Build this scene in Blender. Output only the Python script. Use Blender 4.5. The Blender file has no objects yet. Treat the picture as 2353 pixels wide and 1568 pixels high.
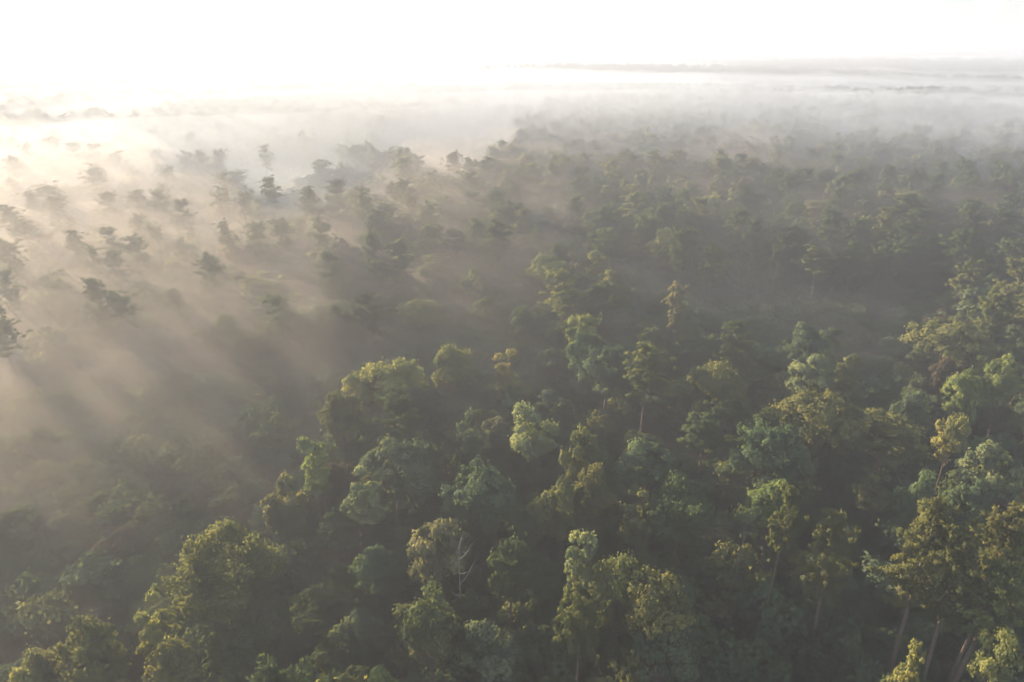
import bpy, math, random
import numpy as np
from mathutils import Vector

# ------------------------------------------------------------------ camera, sky, sun, exposure
S = bpy.context.scene
C = S.collection
W0, H0, FPX = 2353.0, 1568.0, 2353.0 * 24.0 / 36.0
CAMZ, PITCH = 76.0, math.radians(23.7)
SUN_AZ, SUN_EL = math.radians(51.0), math.radians(11)      # azimuth to the left of the view

cam = bpy.data.cameras.new('camera')
cam.lens, cam.sensor_width = 24.0, 36.0
cam.clip_start, cam.clip_end = 0.5, 60000
camo = bpy.data.objects.new('camera', cam); C.objects.link(camo)
camo.location = (0, 0, CAMZ); camo.rotation_euler = (math.pi / 2 - PITCH, 0, 0)
S.camera = camo

world = bpy.data.worlds.new('World'); S.world = world; world.use_nodes = True
nt = world.node_tree; nt.nodes.clear()
sky = nt.nodes.new('ShaderNodeTexSky'); sky.sky_type = 'NISHITA'; sky.sun_disc = False
sky.sun_elevation = SUN_EL; sky.sun_rotation = -SUN_AZ
sky.altitude = 0; sky.air_density = 1.0; sky.dust_density = 1.0; sky.ozone_density = 1.0
bg = nt.nodes.new('ShaderNodeBackground'); bg.inputs[1].default_value = 0.105
out = nt.nodes.new('ShaderNodeOutputWorld')
wb = nt.nodes.new('ShaderNodeMix'); wb.data_type = 'RGBA'; wb.blend_type = 'MULTIPLY'; wb.inputs[0].default_value = 1
wb.inputs[7].default_value = (.89, .955, 1.10, 1)
hs = nt.nodes.new('ShaderNodeHueSaturation'); hs.inputs['Saturation'].default_value = .42
# a faint sunlit cloud low in the sky at the right
tc = nt.nodes.new('ShaderNodeTexCoord'); vm = nt.nodes.new('ShaderNodeVectorMath'); vm.operation = 'DOT_PRODUCT'
cu, cv_ = (2290 - 1176.5) / FPX, (784 - -10) / FPX; cdv = Vector((cu, math.cos(PITCH) + cv_ * math.sin(PITCH), -math.sin(PITCH) + cv_ * math.cos(PITCH))).normalized()
vm.inputs[1].default_value = cdv; nt.links.new(tc.outputs['Generated'], vm.inputs[0])
mr = nt.nodes.new('ShaderNodeMapRange'); mr.inputs[1].default_value = math.cos(.13); mr.inputs[2].default_value = math.cos(.03); nt.links.new(vm.outputs['Value'], mr.inputs[0])
cn = nt.nodes.new('ShaderNodeTexNoise'); cn.inputs['Scale'].default_value = 26; cn.inputs['Detail'].default_value = 6; nt.links.new(tc.outputs['Generated'], cn.inputs['Vector'])
c2 = nt.nodes.new('ShaderNodeMapRange'); c2.inputs[1].default_value = .47; c2.inputs[2].default_value = .58; nt.links.new(cn.outputs[0], c2.inputs[0])
cm = nt.nodes.new('ShaderNodeMath'); cm.operation = 'MULTIPLY'; nt.links.new(mr.outputs[0], cm.inputs[0]); nt.links.new(c2.outputs[0], cm.inputs[1])
cs = nt.nodes.new('ShaderNodeMath'); cs.operation = 'MULTIPLY_ADD'; cs.inputs[1].default_value = .22; cs.inputs[2].default_value = 1.0; nt.links.new(cm.outputs[0], cs.inputs[0])
cl = nt.nodes.new('ShaderNodeVectorMath'); cl.operation = 'SCALE'; nt.links.new(sky.outputs[0], cl.inputs[0]); nt.links.new(cs.outputs[0], cl.inputs['Scale'])
nt.links.new(cl.outputs[0], hs.inputs['Color']); nt.links.new(hs.outputs[0], wb.inputs[6]); nt.links.new(wb.outputs[2], bg.inputs[0]); nt.links.new(bg.outputs[0], out.inputs[0])

sd = Vector((-math.sin(SUN_AZ) * math.cos(SUN_EL), math.cos(SUN_AZ) * math.cos(SUN_EL), math.sin(SUN_EL)))
sl = bpy.data.lights.new('sun', 'SUN'); sl.energy = 5.0; sl.angle = math.radians(0.5); sl.color = (1.0, 0.765, 0.50)
so = bpy.data.objects.new('sun', sl); C.objects.link(so)
so.rotation_euler = sd.to_track_quat('Z', 'Y').to_euler()

S.view_settings.view_transform = 'Standard'; S.view_settings.look = 'None'
S.view_settings.exposure = 1.4; S.view_settings.gamma = 1.0
cy = S.cycles
cy.max_bounces = 6; cy.diffuse_bounces = 2; cy.glossy_bounces = 1; cy.transmission_bounces = 3
cy.volume_bounces = 2; cy.transparent_max_bounces = 8
cy.seed = 8; cy.filter_width = 1.65; cy.use_denoising = True; cy.denoising_input_passes = 'RGB'; cy.sample_clamp_indirect = 4

rng = np.random.default_rng(7)
random.seed(7)

# ------------------------------------------------------------------ picture <-> place
cp, sp = math.cos(PITCH), math.sin(PITCH)
def at(px, py, z):
    """the point at height z seen at pixel (px, py) of the 2353 x 1568 photograph"""
    u = (px - W0 / 2) / FPX; v = (H0 / 2 - py) / FPX
    dx, dy, dz = u, cp + v * sp, -sp + v * cp
    t = (z - CAMZ) / dz
    return dx * t, dy * t
def pix(x, y, z):
    d = y * cp - (z - CAMZ) * sp
    d = np.where(np.abs(d) < 1e-3, 1e-3, d)
    u = x / d; v = (y * sp + (z - CAMZ) * cp) / d
    return W0 / 2 + u * FPX, H0 / 2 - v * FPX, d

# ------------------------------------------------------------------ noise
_P = np.random.default_rng(11).random((256, 256))
def vn(x, y):
    x = np.asarray(x, float); y = np.asarray(y, float)
    xi = np.floor(x).astype(int); yi = np.floor(y).astype(int)
    fx = x - xi; fy = y - yi; fx = fx * fx * (3 - 2 * fx); fy = fy * fy * (3 - 2 * fy)
    g = lambda a, b: _P[a & 255, b & 255]
    return (g(xi, yi) * (1 - fx) + g(xi + 1, yi) * fx) * (1 - fy) + (g(xi, yi + 1) * (1 - fx) + g(xi + 1, yi + 1) * fx) * fy
def fbm(x, y, o=4):
    s = 0; a = 0.5
    for k in range(o):
        s = s + a * vn(x * 2 ** k + 17.3 * k, y * 2 ** k + 9.1 * k); a *= 0.5
    return s / (1 - 0.5 ** o)
def terrain(x, y):
    r = np.hypot(x, y)
    return (fbm(np.asarray(x) / 90, np.asarray(y) / 90, 3) - 0.5) * 3 + ((fbm(np.asarray(x) / 1500 + 5, np.asarray(y) / 400 + np.asarray(x) / 1500, 3) - 0.5) * 34 - 2) * np.clip((r - 650) / 700, 0, 1)

# ------------------------------------------------------------------ helpers
def tag(o, label=None, cat=None, group=None, kind=None):
    if label: o['label'] = label
    if cat: o['category'] = cat
    if group: o['group'] = group
    if kind: o['kind'] = kind
    return o
def mesh(name, V, F, mat, attr=None):
    """V (n,3); F (m,k) one face size"""
    V = np.asarray(V, np.float32); F = np.asarray(F, np.int32)
    me = bpy.data.meshes.new(name); m, k = F.shape
    me.vertices.add(len(V)); me.vertices.foreach_set('co', V.ravel())
    me.loops.add(m * k); me.loops.foreach_set('vertex_index', F.ravel())
    me.polygons.add(m); me.polygons.foreach_set('loop_start', np.arange(0, m * k, k, dtype=np.int32))
    me.update(calc_edges=True)
    if mat: me.materials.append(mat)
    if attr is not None:
        a = me.attributes.new('tint', 'FLOAT', 'POINT'); a.data.foreach_set('value', np.asarray(attr, np.float32))
    return me
def smooth(me):
    me.polygons.foreach_set('use_smooth', [True] * len(me.polygons)); return me
class Tubes:
    def __init__(s): s.V = []; s.F = []; s.n = 0
    def add(s, P, R, k=7):
        P = np.asarray(P, float); n = len(P)
        T = np.gradient(P, axis=0); T /= np.linalg.norm(T, axis=1)[:, None] + 1e-9
        up = np.where(np.abs(T[:, 2:3]) > 0.9, np.array([[1., 0, 0]]), np.array([[0, 0, 1.]]))
        A = np.cross(T, up); A /= np.linalg.norm(A, axis=1)[:, None] + 1e-9; B = np.cross(T, A)
        a = np.linspace(0, 2 * math.pi, k, endpoint=False)
        ring = P[:, None] + np.asarray(R)[:, None, None] * (np.cos(a)[None, :, None] * A[:, None] + np.sin(a)[None, :, None] * B[:, None])
        s.V.append(ring.reshape(-1, 3))
        i = np.arange(n - 1)[:, None] * k; j = np.arange(k)[None]
        q = np.stack([i + j, i + (j + 1) % k, i + k + (j + 1) % k, i + k + j], -1).reshape(-1, 4) + s.n
        s.F.append(q); s.n += n * k
    def mesh(s, name, mat): return smooth(mesh(name, np.concatenate(s.V), np.concatenate(s.F), mat))
def unit(n, r):
    v = r.normal(size=(n, 3)); return v / np.linalg.norm(v, axis=1)[:, None]
def cards(P, N, size, r, tint, aspect=1.0, ax=None, out=None):
    """small crumpled leaf-cluster faces at P, facing roughly N"""
    n = len(P)
    if out is None: out = N
    out = out / (np.linalg.norm(out, axis=1)[:, None] + 1e-9)
    N = N + r.normal(size=(n, 3)) * 0.5; N /= np.linalg.norm(N, axis=1)[:, None]
    N = np.where((N * out).sum(1)[:, None] < 0, -N, N)
    A = np.cross(N, unit(n, r)) if ax is None else ax - N * (ax * N).sum(1)[:, None]
    A /= np.linalg.norm(A, axis=1)[:, None] + 1e-9
    B = np.cross(N, A)
    sz = (size * (0.6 + 0.8 * r.random(n)))[:, None]
    j = lambda: 1 + 0.5 * (r.random((n, 1)) - 0.5)
    bend = N * sz * 0.35
    V = np.stack([P - A * sz * j() * 0.5 - B * sz * aspect * 0.25 * j(), P - B * sz * aspect * 0.5 * j() + A * sz * 0.2 + bend * (r.random((n, 1)) - .5),
                  P + A * sz * 0.5 * j() + B * sz * aspect * 0.1 * j(), P + B * sz * aspect * 0.5 * j() - A * sz * 0.1 + bend * (r.random((n, 1)) - .5)], 1).reshape(-1, 3)
    F = np.arange(4 * n).reshape(n, 4)
    g = np.cross(V[1::4] - V[0::4], V[2::4] - V[0::4]); flip = (g * out).sum(1) < 0
    F[flip] = F[flip][:, ::-1]
    sn = out * .8 + N * .45; sn /= np.linalg.norm(sn, axis=1)[:, None]
    return V, F, np.repeat(tint, 4), np.repeat(sn, 4, axis=0)
def with_normals(me, n):
    me.polygons.foreach_set('use_smooth', [True] * len(me.polygons))
    me.normals_split_custom_set_from_vertices(n.tolist()); return me

# ------------------------------------------------------------------ materials
def new_mat(name):
    m = bpy.data.materials.new(name); m.use_nodes = True; m.node_tree.nodes.clear(); return m, m.node_tree
def leaf_mat(name, mode, ramp=None, trans=0.38):
    m, t = new_mat(name); N = t.nodes; L = t.links
    att = N.new('ShaderNodeAttribute'); att.attribute_name = 'tint'
    oi = N.new('ShaderNodeObjectInfo')
    if mode == 'object': col = oi.outputs['Color']
    else:
        cr = N.new('ShaderNodeValToRGB'); cr.color_ramp.interpolation = 'CONSTANT'
        e = cr.color_ramp.elements
        while len(e) < len(ramp): e.new(0.5)
        for i, c in enumerate(ramp): e[i].position = i / len(ramp); e[i].color = (*c, 1)
        L.new(oi.outputs['Random'], cr.inputs[0]); col = cr.outputs[0]
    mul = N.new('ShaderNodeMix'); mul.data_type = 'RGBA'; mul.blend_type = 'MULTIPLY'; mul.inputs[0].default_value = 1
    cmb = N.new('ShaderNodeCombineColor')
    # warm or cool shift with the tint
    ma = N.new('ShaderNodeMath'); ma.operation = 'POWER'; ma.inputs[1].default_value = 1.25
    L.new(att.outputs['Fac'], ma.inputs[0]); L.new(ma.outputs[0], cmb.inputs[0]); L.new(att.outputs['Fac'], cmb.inputs[1])
    mb = N.new('ShaderNodeMath'); mb.operation = 'POWER'; mb.inputs[1].default_value = 0.7
    L.new(att.outputs['Fac'], mb.inputs[0]); L.new(mb.outputs[0], cmb.inputs[2])
    L.new(col, mul.inputs[6]); L.new(cmb.outputs[0], mul.inputs[7])
    d = N.new('ShaderNodeBsdfDiffuse'); tr = N.new('ShaderNodeBsdfTranslucent')
    g2 = N.new('ShaderNodeMix'); g2.data_type = 'RGBA'; g2.blend_type = 'MULTIPLY'; g2.inputs[0].default_value = 1
    g2.inputs[7].default_value = (1.5, 1.45, 0.7, 1); L.new(mul.outputs[2], g2.inputs[6])
    L.new(mul.outputs[2], d.inputs[0]); L.new(g2.outputs[2], tr.inputs[0])
    mx = N.new('ShaderNodeMixShader'); mx.inputs[0].default_value = trans
    L.new(d.outputs[0], mx.inputs[1]); L.new(tr.outputs[0], mx.inputs[2])
    o = N.new('ShaderNodeOutputMaterial'); L.new(mx.outputs[0], o.inputs[0])
    return m
def noise_mat(name, c1, c2, scale, rough=0.9, stretch=None, detail=5):
    m, t = new_mat(name); N = t.nodes; L = t.links
    tc = N.new('ShaderNodeTexCoord'); mp = N.new('ShaderNodeMapping'); L.new(tc.outputs['Object'], mp.inputs[0])
    if stretch: mp.inputs['Scale'].default_value = stretch
    nz = N.new('ShaderNodeTexNoise'); nz.inputs['Scale'].default_value = scale; nz.inputs['Detail'].default_value = detail
    L.new(mp.outputs[0], nz.inputs[0])
    cr = N.new('ShaderNodeValToRGB'); cr.color_ramp.elements[0].position = 0.35; cr.color_ramp.elements[1].position = 0.65
    cr.color_ramp.elements[0].color = (*c1, 1); cr.color_ramp.elements[1].color = (*c2, 1)
    L.new(nz.outputs[0], cr.inputs[0])
    b = N.new('ShaderNodeBsdfPrincipled'); b.inputs['Roughness'].default_value = rough; b.inputs['Specular IOR Level'].default_value = 0.2
    L.new(cr.outputs[0], b.inputs['Base Color'])
    o = N.new('ShaderNodeOutputMaterial'); L.new(b.outputs[0], o.inputs[0])
    return m
def vol_mat(name, density, color, aniso):
    m, t = new_mat(name); v = t.nodes.new('ShaderNodeVolumePrincipled')
    v.inputs['Density'].default_value = density; v.inputs['Color'].default_value = (*color, 1)
    v.inputs['Anisotropy'].default_value = aniso; v.inputs['Density Attribute'].default_value = ''
    o = t.nodes.new('ShaderNodeOutputMaterial'); t.links.new(v.outputs[0], o.inputs['Volume'])
    return m

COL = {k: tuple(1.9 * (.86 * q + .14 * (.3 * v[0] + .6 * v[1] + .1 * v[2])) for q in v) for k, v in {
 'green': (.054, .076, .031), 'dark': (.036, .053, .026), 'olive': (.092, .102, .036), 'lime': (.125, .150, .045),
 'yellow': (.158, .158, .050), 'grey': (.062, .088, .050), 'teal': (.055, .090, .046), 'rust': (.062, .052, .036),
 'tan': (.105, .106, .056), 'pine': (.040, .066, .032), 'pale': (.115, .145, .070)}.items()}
WORD = {'green': 'mid green', 'dark': 'dark green', 'olive': 'olive', 'lime': 'bright green', 'yellow': 'yellow-green', 'grey': 'grey-green',
        'teal': 'cool green', 'rust': 'reddish brown', 'tan': 'tan-tinged', 'pine': 'deep green', 'pale': 'pale mint green'}
M_LEAF = leaf_mat('leaves', 'object')
M_FAR = leaf_mat('far_leaves', 'random', [COL[k] for k in ('green', 'dark', 'grey', 'pine', 'olive', 'dark', 'rust', 'green', 'grey', 'olive')])
M_SHRUB = leaf_mat('shrub_leaves', 'random', [tuple(1.15 * q for q in COL[k]) for k in ('dark', 'green', 'dark', 'grey', 'green', 'dark', 'olive', 'pine')], 0.35)
M_BARK = noise_mat('oak_bark', (.07, .055, .042), (.17, .14, .115), 3, stretch=(3, 3, .6))
M_PBARK = noise_mat('pine_bark', (.11, .075, .055), (.25, .19, .15), 3, stretch=(3, 3, .6))
M_DEAD = noise_mat('dead_wood', (.14, .13, .12), (.27, .26, .24), 3, stretch=(3, 3, .6))
M_SOIL = noise_mat('forest_floor', (.030, .026, .018), (.055, .048, .030), .15, detail=9)

# ------------------------------------------------------------------ ground and haze
def polar_grid(radii, a0, a1, na):
    a = np.linspace(a0, a1, na); R, A = np.meshgrid(radii, a, indexing='ij')
    return R, A, R * np.sin(A), R * np.cos(A)
rad = np.concatenate([[0.01], np.geomspace(8, 9000, 150)])
R, A, X, Y = polar_grid(rad, 0, 2 * math.pi, 241)
Z = terrain(X, Y)
nr, na = X.shape
idx = np.arange(nr * na).reshape(nr, na)
F = np.stack([idx[:-1, :-1], idx[:-1, 1:], idx[1:, 1:], idx[1:, :-1]], -1).reshape(-1, 4)
gm = smooth(mesh('ground', np.stack([X, Y, Z], -1).reshape(-1, 3), F, M_SOIL))
g = bpy.data.objects.new('ground', gm); C.objects.link(g); tag(g, kind='structure')

def box_mesh(name, x0, x1, y0, y1, z0, z1, mat):
    V = [(x, y, z) for z in (z0, z1) for y in (y0, y1) for x in (x0, x1)]
    F = [(0, 2, 3, 1), (4, 5, 7, 6), (0, 1, 5, 4), (2, 6, 7, 3), (0, 4, 6, 2), (1, 3, 7, 5)]
    return mesh(name, V, F, mat)
HAZE = 0.0007
hz = bpy.data.objects.new('haze', box_mesh('haze', -9100, 9100, -9100, 9100, -44, 112, vol_mat('haze_air', HAZE, (.79, .87, 1.0), .28)))
C.objects.link(hz); tag(hz, 'thin morning haze filling the air over the whole forest', 'haze', kind='stuff')

# mist thickness, read off the photograph: (px, py, thickness in metres), blended
MIST = [(1700,222,1),(1900,235,-2),(2100,228,-2),(2280,225,-2),(1500,235,4),(60,640,22),(150,800,22),(60,950,20),(300,700,22),(420,800,21),(560,760,20),(700,700,19),(300,950,20),(500,920,18),(120,1100,12),(350,1120,11),(180,1260,8),(500,1060,11),(700,850,19),(850,780,14),(950,690,15),(650,1000,8),(60,1350,7),(300,1330,6),(430,1200,7),(600,1150,8),(800,600,17),(500,560,21),(200,520,21),(0,450,22),(600,425,3),(540,405,5),(680,405,4),(620,460,6),(720,440,6),(300,400,22),(900,700,8),(1000,600,22),(1200,560,20),(1200,650,16),(1000,760,14),(700,330,8),(400,320,11),(100,300,14),(1000,450,20),(1000,320,8),(900,230,8),(600,240,10),(200,230,14),(1300,420,18),(1600,520,17),(1500,620,13),(1400,260,16),(1300,310,12),(1600,330,12),(1700,400,19),(1900,330,12),(2000,300,15),(2250,330,15),(1900,580,17),(1700,640,14),(2050,620,15),(2200,560,15),(2300,420,15),(2150,450,12),(1900,260,6),(2100,240,8),(1950,690,10),(1700,850,5),(2200,700,6),(1300,800,8),(1000,900,9),(800,1100,8),(700,1250,5),(1400,1000,3),(1000,1200,3),(1800,1000,-1),(2200,900,-1),(2000,1300,-2),(1400,1400,-2),(700,1500,-1),(300,1530,-1),(2300,1500,-2),(500,1350,0),(2300,1100,-1)]
MIST = np.array(MIST, float)
def mist_top(x, y, f=1.0, sh=0.0):
    px, py, d = pix(x, y, 8.0)
    px = np.clip(px, -300, 2650); py = np.clip(py, 100, 1700)
    # blend in a space where a pixel near the horizon counts for more
    wy = lambda v: 420 * np.log(np.clip(v, 90, None) - 60)
    wsum = 0; acc = 0
    for a, b, t in MIST:
        w = 1.0 / ((((px - a) / 1.5) ** 2 + (wy(py) - wy(b)) ** 2) / 70 ** 2 + 0.25) ** 2
        wsum = wsum + w; acc = acc + w * t
    t = acc / wsum
    r = np.hypot(x, y)
    n = fbm(x / 60 + y / 140 + sh, y / 22 - x / 60 + sh, 4); n2 = fbm(x / 17 + 40 + sh, y / 9, 3)
    near = np.clip(t * 1.1, -3, 30) * f * (0.75 + .5 * n) + (n2 - .5) * 4 + (n2 - 0.5) * np.clip(t, 0, 9) * 0.5 - 1.5
    f = fbm(x / 520 + 3, y / 230 + x / 900, 3)
    az = np.arctan2(x, y)
    far = 15 + 4 * np.clip((.18 - az) / .3, 0, 1) - 5 * np.clip((az - .2) / .3, 0, 1) - 4 * np.clip((r - 1800) / 1500, 0, 1) + 4 * np.exp(-((r - 1250) / 260) ** 2) + (f - .5) * 26 + (fbm(x / 800 + 7, y / 300 + x / 2600, 3) - .5) * 46 * np.clip((r - 1500) / 500, 0, 1) + 6 * np.clip((r - 1000) / 100, 0, 1) + 8 * np.clip((r - 1500) / 300, 0, 1) + (fbm(x / 70, y / 40, 3) - .5) * 8 + (fbm(x / 260, y / 110, 3) - .5) * 20 - terrain(x, y)
    k = np.clip((r - 930) / 150, 0, 1); k = k * k * (3 - 2 * k)
    return near * (1 - k) + far * k
def upper_top(x, y):
    r = np.hypot(x, y); px, py, d = pix(x, y, 30.0)
    n = fbm(x / 210 + 31, y / 90 - x / 400, 4)
    left = np.clip((1150 - px) / 1150, 0, 1.3)
    t = np.clip((r - 210 + 110 * left) / 260, 0, 1); t = t * t * (3 - 2 * t)
    rt = np.clip((px - 1300) / 500, 0, 1) * np.clip((r - 560) / 180, 0, 1)
    return 2 - 11 * rt + t * (31 + 16 * n) * (1 - .32 * np.clip(left, 0, 1)) - 70 * np.clip((r - 950) / 350, 0, 1)
def mist_object(name, radii, a0, a1, na, density, label, top=None, color=(.80, .89, 1.0)):
    R, A, X, Y = polar_grid(radii, a0, a1, na)
    T = terrain(X, Y); H = np.clip((top or mist_top)(X, Y), -3, 66)
    H[0, :] = H[-1, :] = H[:, 0] = H[:, -1] = -3
    top = np.stack([X, Y, T + H], -1).reshape(-1, 3); bot = np.stack([X, Y, T - 3.6], -1).reshape(-1, 3)
    nr, na_ = X.shape; n = nr * na_; I = np.arange(n).reshape(nr, na_)
    q = np.stack([I[:-1, :-1], I[1:, :-1], I[1:, 1:], I[:-1, 1:]], -1).reshape(-1, 4)
    loop = np.concatenate([I[0, :-1], I[:-1, -1], I[-1, :0:-1], I[:0:-1, 0]])
    nx = np.roll(loop, -1)
    side = np.stack([loop, loop + n, nx + n, nx], -1)
    me = mesh(name, np.concatenate([top, bot]), np.concatenate([q[:, ::-1], q + n, side]), vol_mat(name + '_air', density, color, .28))
    smooth(me)
    o = bpy.data.objects.new(name, me); C.objects.link(o); tag(o, label, 'mist', kind='stuff')
    return o
for f_, sh_, dn_ in ((.55, 0, .0046), (.85, 3.3, .0036), (1.15, 7.1, .0024), (1.5, 11.7, .0014)):
    mist_object('mist', np.geomspace(24, 1000, 260), -1.25, 0.95, 300, dn_, 'low ground mist lying among the pines and over the clearing', (lambda x, y, f=f_, q=sh_: mist_top(x, y, f, q)), (1.0, .90, .76))
mist_object('thin_mist', np.geomspace(45, 1350, 170), -1.4, 1.1, 220, 0.0030, 'thin veil of mist drifting above the more distant crowns', upper_top)
mist_object('far_mist', np.geomspace(1001, 8800, 230), -1.0, 1.0, 300, 0.0045, 'white bands of mist between the far treelines')

# ------------------------------------------------------------------ tree prototypes
def extent(V): return float(2 * np.percentile(np.abs(V[:, 0] - np.median(V[:, 0])), 97.5))
def broadleaf(seed, W, H, n_lobes, n_cards, size, base=0.42, spread=1.0, spiky=0.0, limbs=True, mat=M_LEAF):
    r = np.random.default_rng(seed)
    base = min(.62, base + .13) if limbs else base
    cz = H * (1 + base) / 2; a = W / 2 * 0.74; c = H * (1 - base) / 2 * 0.86
    D = unit(n_lobes * 3, r); D = D[D[:, 2] > -0.55][:n_lobes]
    # keep lobes apart
    shape = 0.58 + 0.6 * r.random(len(D))
    if spiky: shape *= 1 + spiky * D[:, 2]
    LC = D * np.array([a, a, c]) * shape[:, None] + [0, 0, cz]
    LC[:, :2] += r.normal(size=2) * W * 0.05
    LR = W * (0.10 + 0.10 * r.random(len(D))) * spread
    inner = LC * 0.55 + np.array([0, 0, cz]) * 0.45
    lobe = r.choice(len(D), n_cards, p=LR ** 2 / (LR ** 2).sum())
    ns = 12
    SD = unit(len(D) * ns, r).reshape(len(D), ns, 3); SD[..., 2] = np.abs(SD[..., 2]) * 0.9 - 0.15
    SR = LR[:, None] * (0.24 + 0.28 * r.random((len(D), ns)))
    SC = LC[:, None] + SD * LR[:, None, None] * (0.62 + .42 * r.random((len(D), ns, 1))) * np.array([1, 1, .8])
    sub = r.integers(0, ns, n_cards)
    n = unit(n_cards, r); n[:, 2] = np.where(n[:, 2] < -0.3, -n[:, 2], n[:, 2])
    rr = SR[lobe, sub] * (0.45 + 0.6 * r.random(n_cards) ** 0.6 + 1.1 * r.random(n_cards) ** 7)
    P = SC[lobe, sub] + n * rr[:, None]
    k = int(n_cards * 0.12)                        # leaves inside, between the limbs
    P[:k] = inner[lobe[:k]] + unit(k, r) * (LR[lobe[:k]] * 0.7)[:, None]
    out = P - [0, 0, cz]; out /= np.linalg.norm(out, axis=1)[:, None]
    lt = 0.72 + 0.56 * r.random(len(D)); st = 0.82 + 0.36 * r.random((len(D), ns))
    tint = lt[lobe] * st[lobe, sub] * (0.85 + 0.3 * r.random(n_cards))
    lo = P - LC[lobe]; lo /= np.linalg.norm(lo, axis=1)[:, None] + 1e-9
    V, Fc, tt, sn = cards(P, n * 0.7 + out * 0.3, np.full(n_cards, size), r, tint, out=n * .45 + lo * .5 + out * .45)
    crown = with_normals(mesh('crown', V, Fc, mat, tt), sn)
    T = Tubes(); tr = H * 0.014
    fork = np.array([r.normal() * .3, r.normal() * .3, H * base * 0.95])
    zz = np.linspace(0, 1, 6)[:, None]
    P0 = np.array([0, 0, -1.0]); path = P0 + (fork - P0) * zz + np.sin(zz * 3.1) * r.normal(size=3) * [.3, .3, 0]
    T.add(path, np.linspace(tr * 1.5, tr, 6), 9)
    if limbs:
        for i in np.argsort(-LR)[:max(6, len(D) * 2 // 3)]:
            e = LC[i]; s = fork + (np.array([0, 0, cz]) - fork) * r.random() * 0.5
            m = (s + e) / 2 + [0, 0, -0.04 * H]
            q = [s, s * .5 + m * .5 + r.normal(size=3) * .15, m, m * .5 + e * .5 + r.normal(size=3) * .2, e]
            T.add(q, np.linspace(tr * .62, tr * .12, 5), 5)
        T.add([fork, (fork + [0, 0, cz]) / 2, [LC[:, 0].mean(), LC[:, 1].mean(), cz + c * .6]], [tr, tr * .7, tr * .25], 6)
    return [('trunk', T.mesh('trunk', M_BARK)), ('crown', crown)], extent(V), float(V[:, 2].max())

def pine(seed, W, H, n_br, per, size, base=0.58, mat=M_LEAF, lean=0.0, flat=0.85):
    r = np.random.default_rng(seed)
    bx, by = r.normal(size=2) * 0.5
    def ax(t): return np.stack([bx * np.sin(t * 2.5) + lean * H * t, by * np.sin(t * 2.2), H * t - 0.0], -1)
    T = Tubes(); tr = H * 0.011
    t = np.linspace(-0.03, 0.985, 12); T.add(ax(t), np.interp(t, [0, .6, 1], [tr * 1.25, tr * .8, tr * .12]), 8)
    Ps = []; Ns = []; Ls = []; Ts = []
    tb = base + (1 - base) * np.sort(r.random(n_br) ** 0.85)
    for i, tt in enumerate(tb):
        u = (tt - base) / (1 - base)
        ln = W / 2 * (0.55 + 0.6 * r.random()) * np.interp(u, [0, .3, .7, 1], [.7, 1.0, .95, .5])
        an = i * 2.4 + r.normal() * .5
        el = np.interp(u, [0, 1], [-.02, .8]) + r.normal() * .26
        s = ax(tt); d = np.array([math.cos(an) * math.cos(el), math.sin(an) * math.cos(el), math.sin(el)])
        e = s + d * ln + [0, 0, ln * .12]
        m = s + d * ln * .5 + [0, 0, -ln * .02]
        T.add([s, m, e], [tr * .34, tr * .2, tr * .07], 4)
        for k in range(4 + int(4 * ln / (W / 2))):
            f = 0.42 + 0.62 * r.random()
            c = s + (e - s) * f + r.normal(size=3) * [.30 * ln * f, .30 * ln * f, .17 * ln]
            cr = W * (.055 + .06 * r.random())
            n = unit(per, r); n[:, 2] = np.abs(n[:, 2]) * .9 - .12
            Ps.append(c + n * cr * np.array([1, 1, flat]) * (.35 + .75 * r.random((per, 1)))); Ns.append(n)
            Ls.append(n + [0, 0, .25]); Ts.append(np.full(per, (.8 + .4 * r.random())) * (.85 + .3 * r.random(per)))
    P = np.concatenate(Ps); N_ = np.concatenate(Ns); L_ = np.concatenate(Ls); tint = np.concatenate(Ts)
    side = np.cross(L_, unit(len(L_), r))
    co = P - [0, 0, H * (1 + base) / 2 * .96]; co /= np.linalg.norm(co, axis=1)[:, None]
    V, Fc, tt, sn = cards(P, side, np.full(len(P), size), r, tint, aspect=.42, ax=L_, out=N_ * .7 + co * .5)
    crown = with_normals(mesh('crown', V, Fc, mat, tt), sn)
    return [('trunk', T.mesh('trunk', M_PBARK)), ('crown', crown)], extent(V), float(V[:, 2].max())

def snag(seed, H):
    r = np.random.default_rng(seed); T = Tubes()
    t = np.linspace(0, 1, 9)[:, None]
    P = np.array([0, 0, -.6]) + t * [.5, .2, H + .6] + np.sin(t * 5) * [.25, .15, 0]
    T.add(P, np.linspace(.2, .04, 9), 8)
    B = Tubes()
    for z, an, ln, up in ((.62, .1, 2.6, .5), (.70, 3.4, 1.6, .6), (.76, .5, 3.2, .9), (.83, 5.6, 2.2, .5), (.86, 2.5, 1.4, 1.0), (.91, .3, 2.4, .8), (.95, 3.9, 1.0, .7), (.98, 1.0, 1.6, 1.3)):
        s = P[0] + (P[-1] - P[0]) * z; d = np.array([math.cos(an), math.sin(an), up]); d /= np.linalg.norm(d)
        m = s + d * ln * .5; e = m + (d + [0, 0, .5]) * ln * .45
        B.add([s, m + r.normal(size=3) * .1, e], [.08, .055, .02], 5)
        B.add([m, m + (d * .4 + r.normal(size=3) * .4) * ln * .5], [.05, .02], 4)
    return [('trunk', T.mesh('trunk', M_DEAD)), ('branches', B.mesh('branches', M_DEAD))], 5, H

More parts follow.
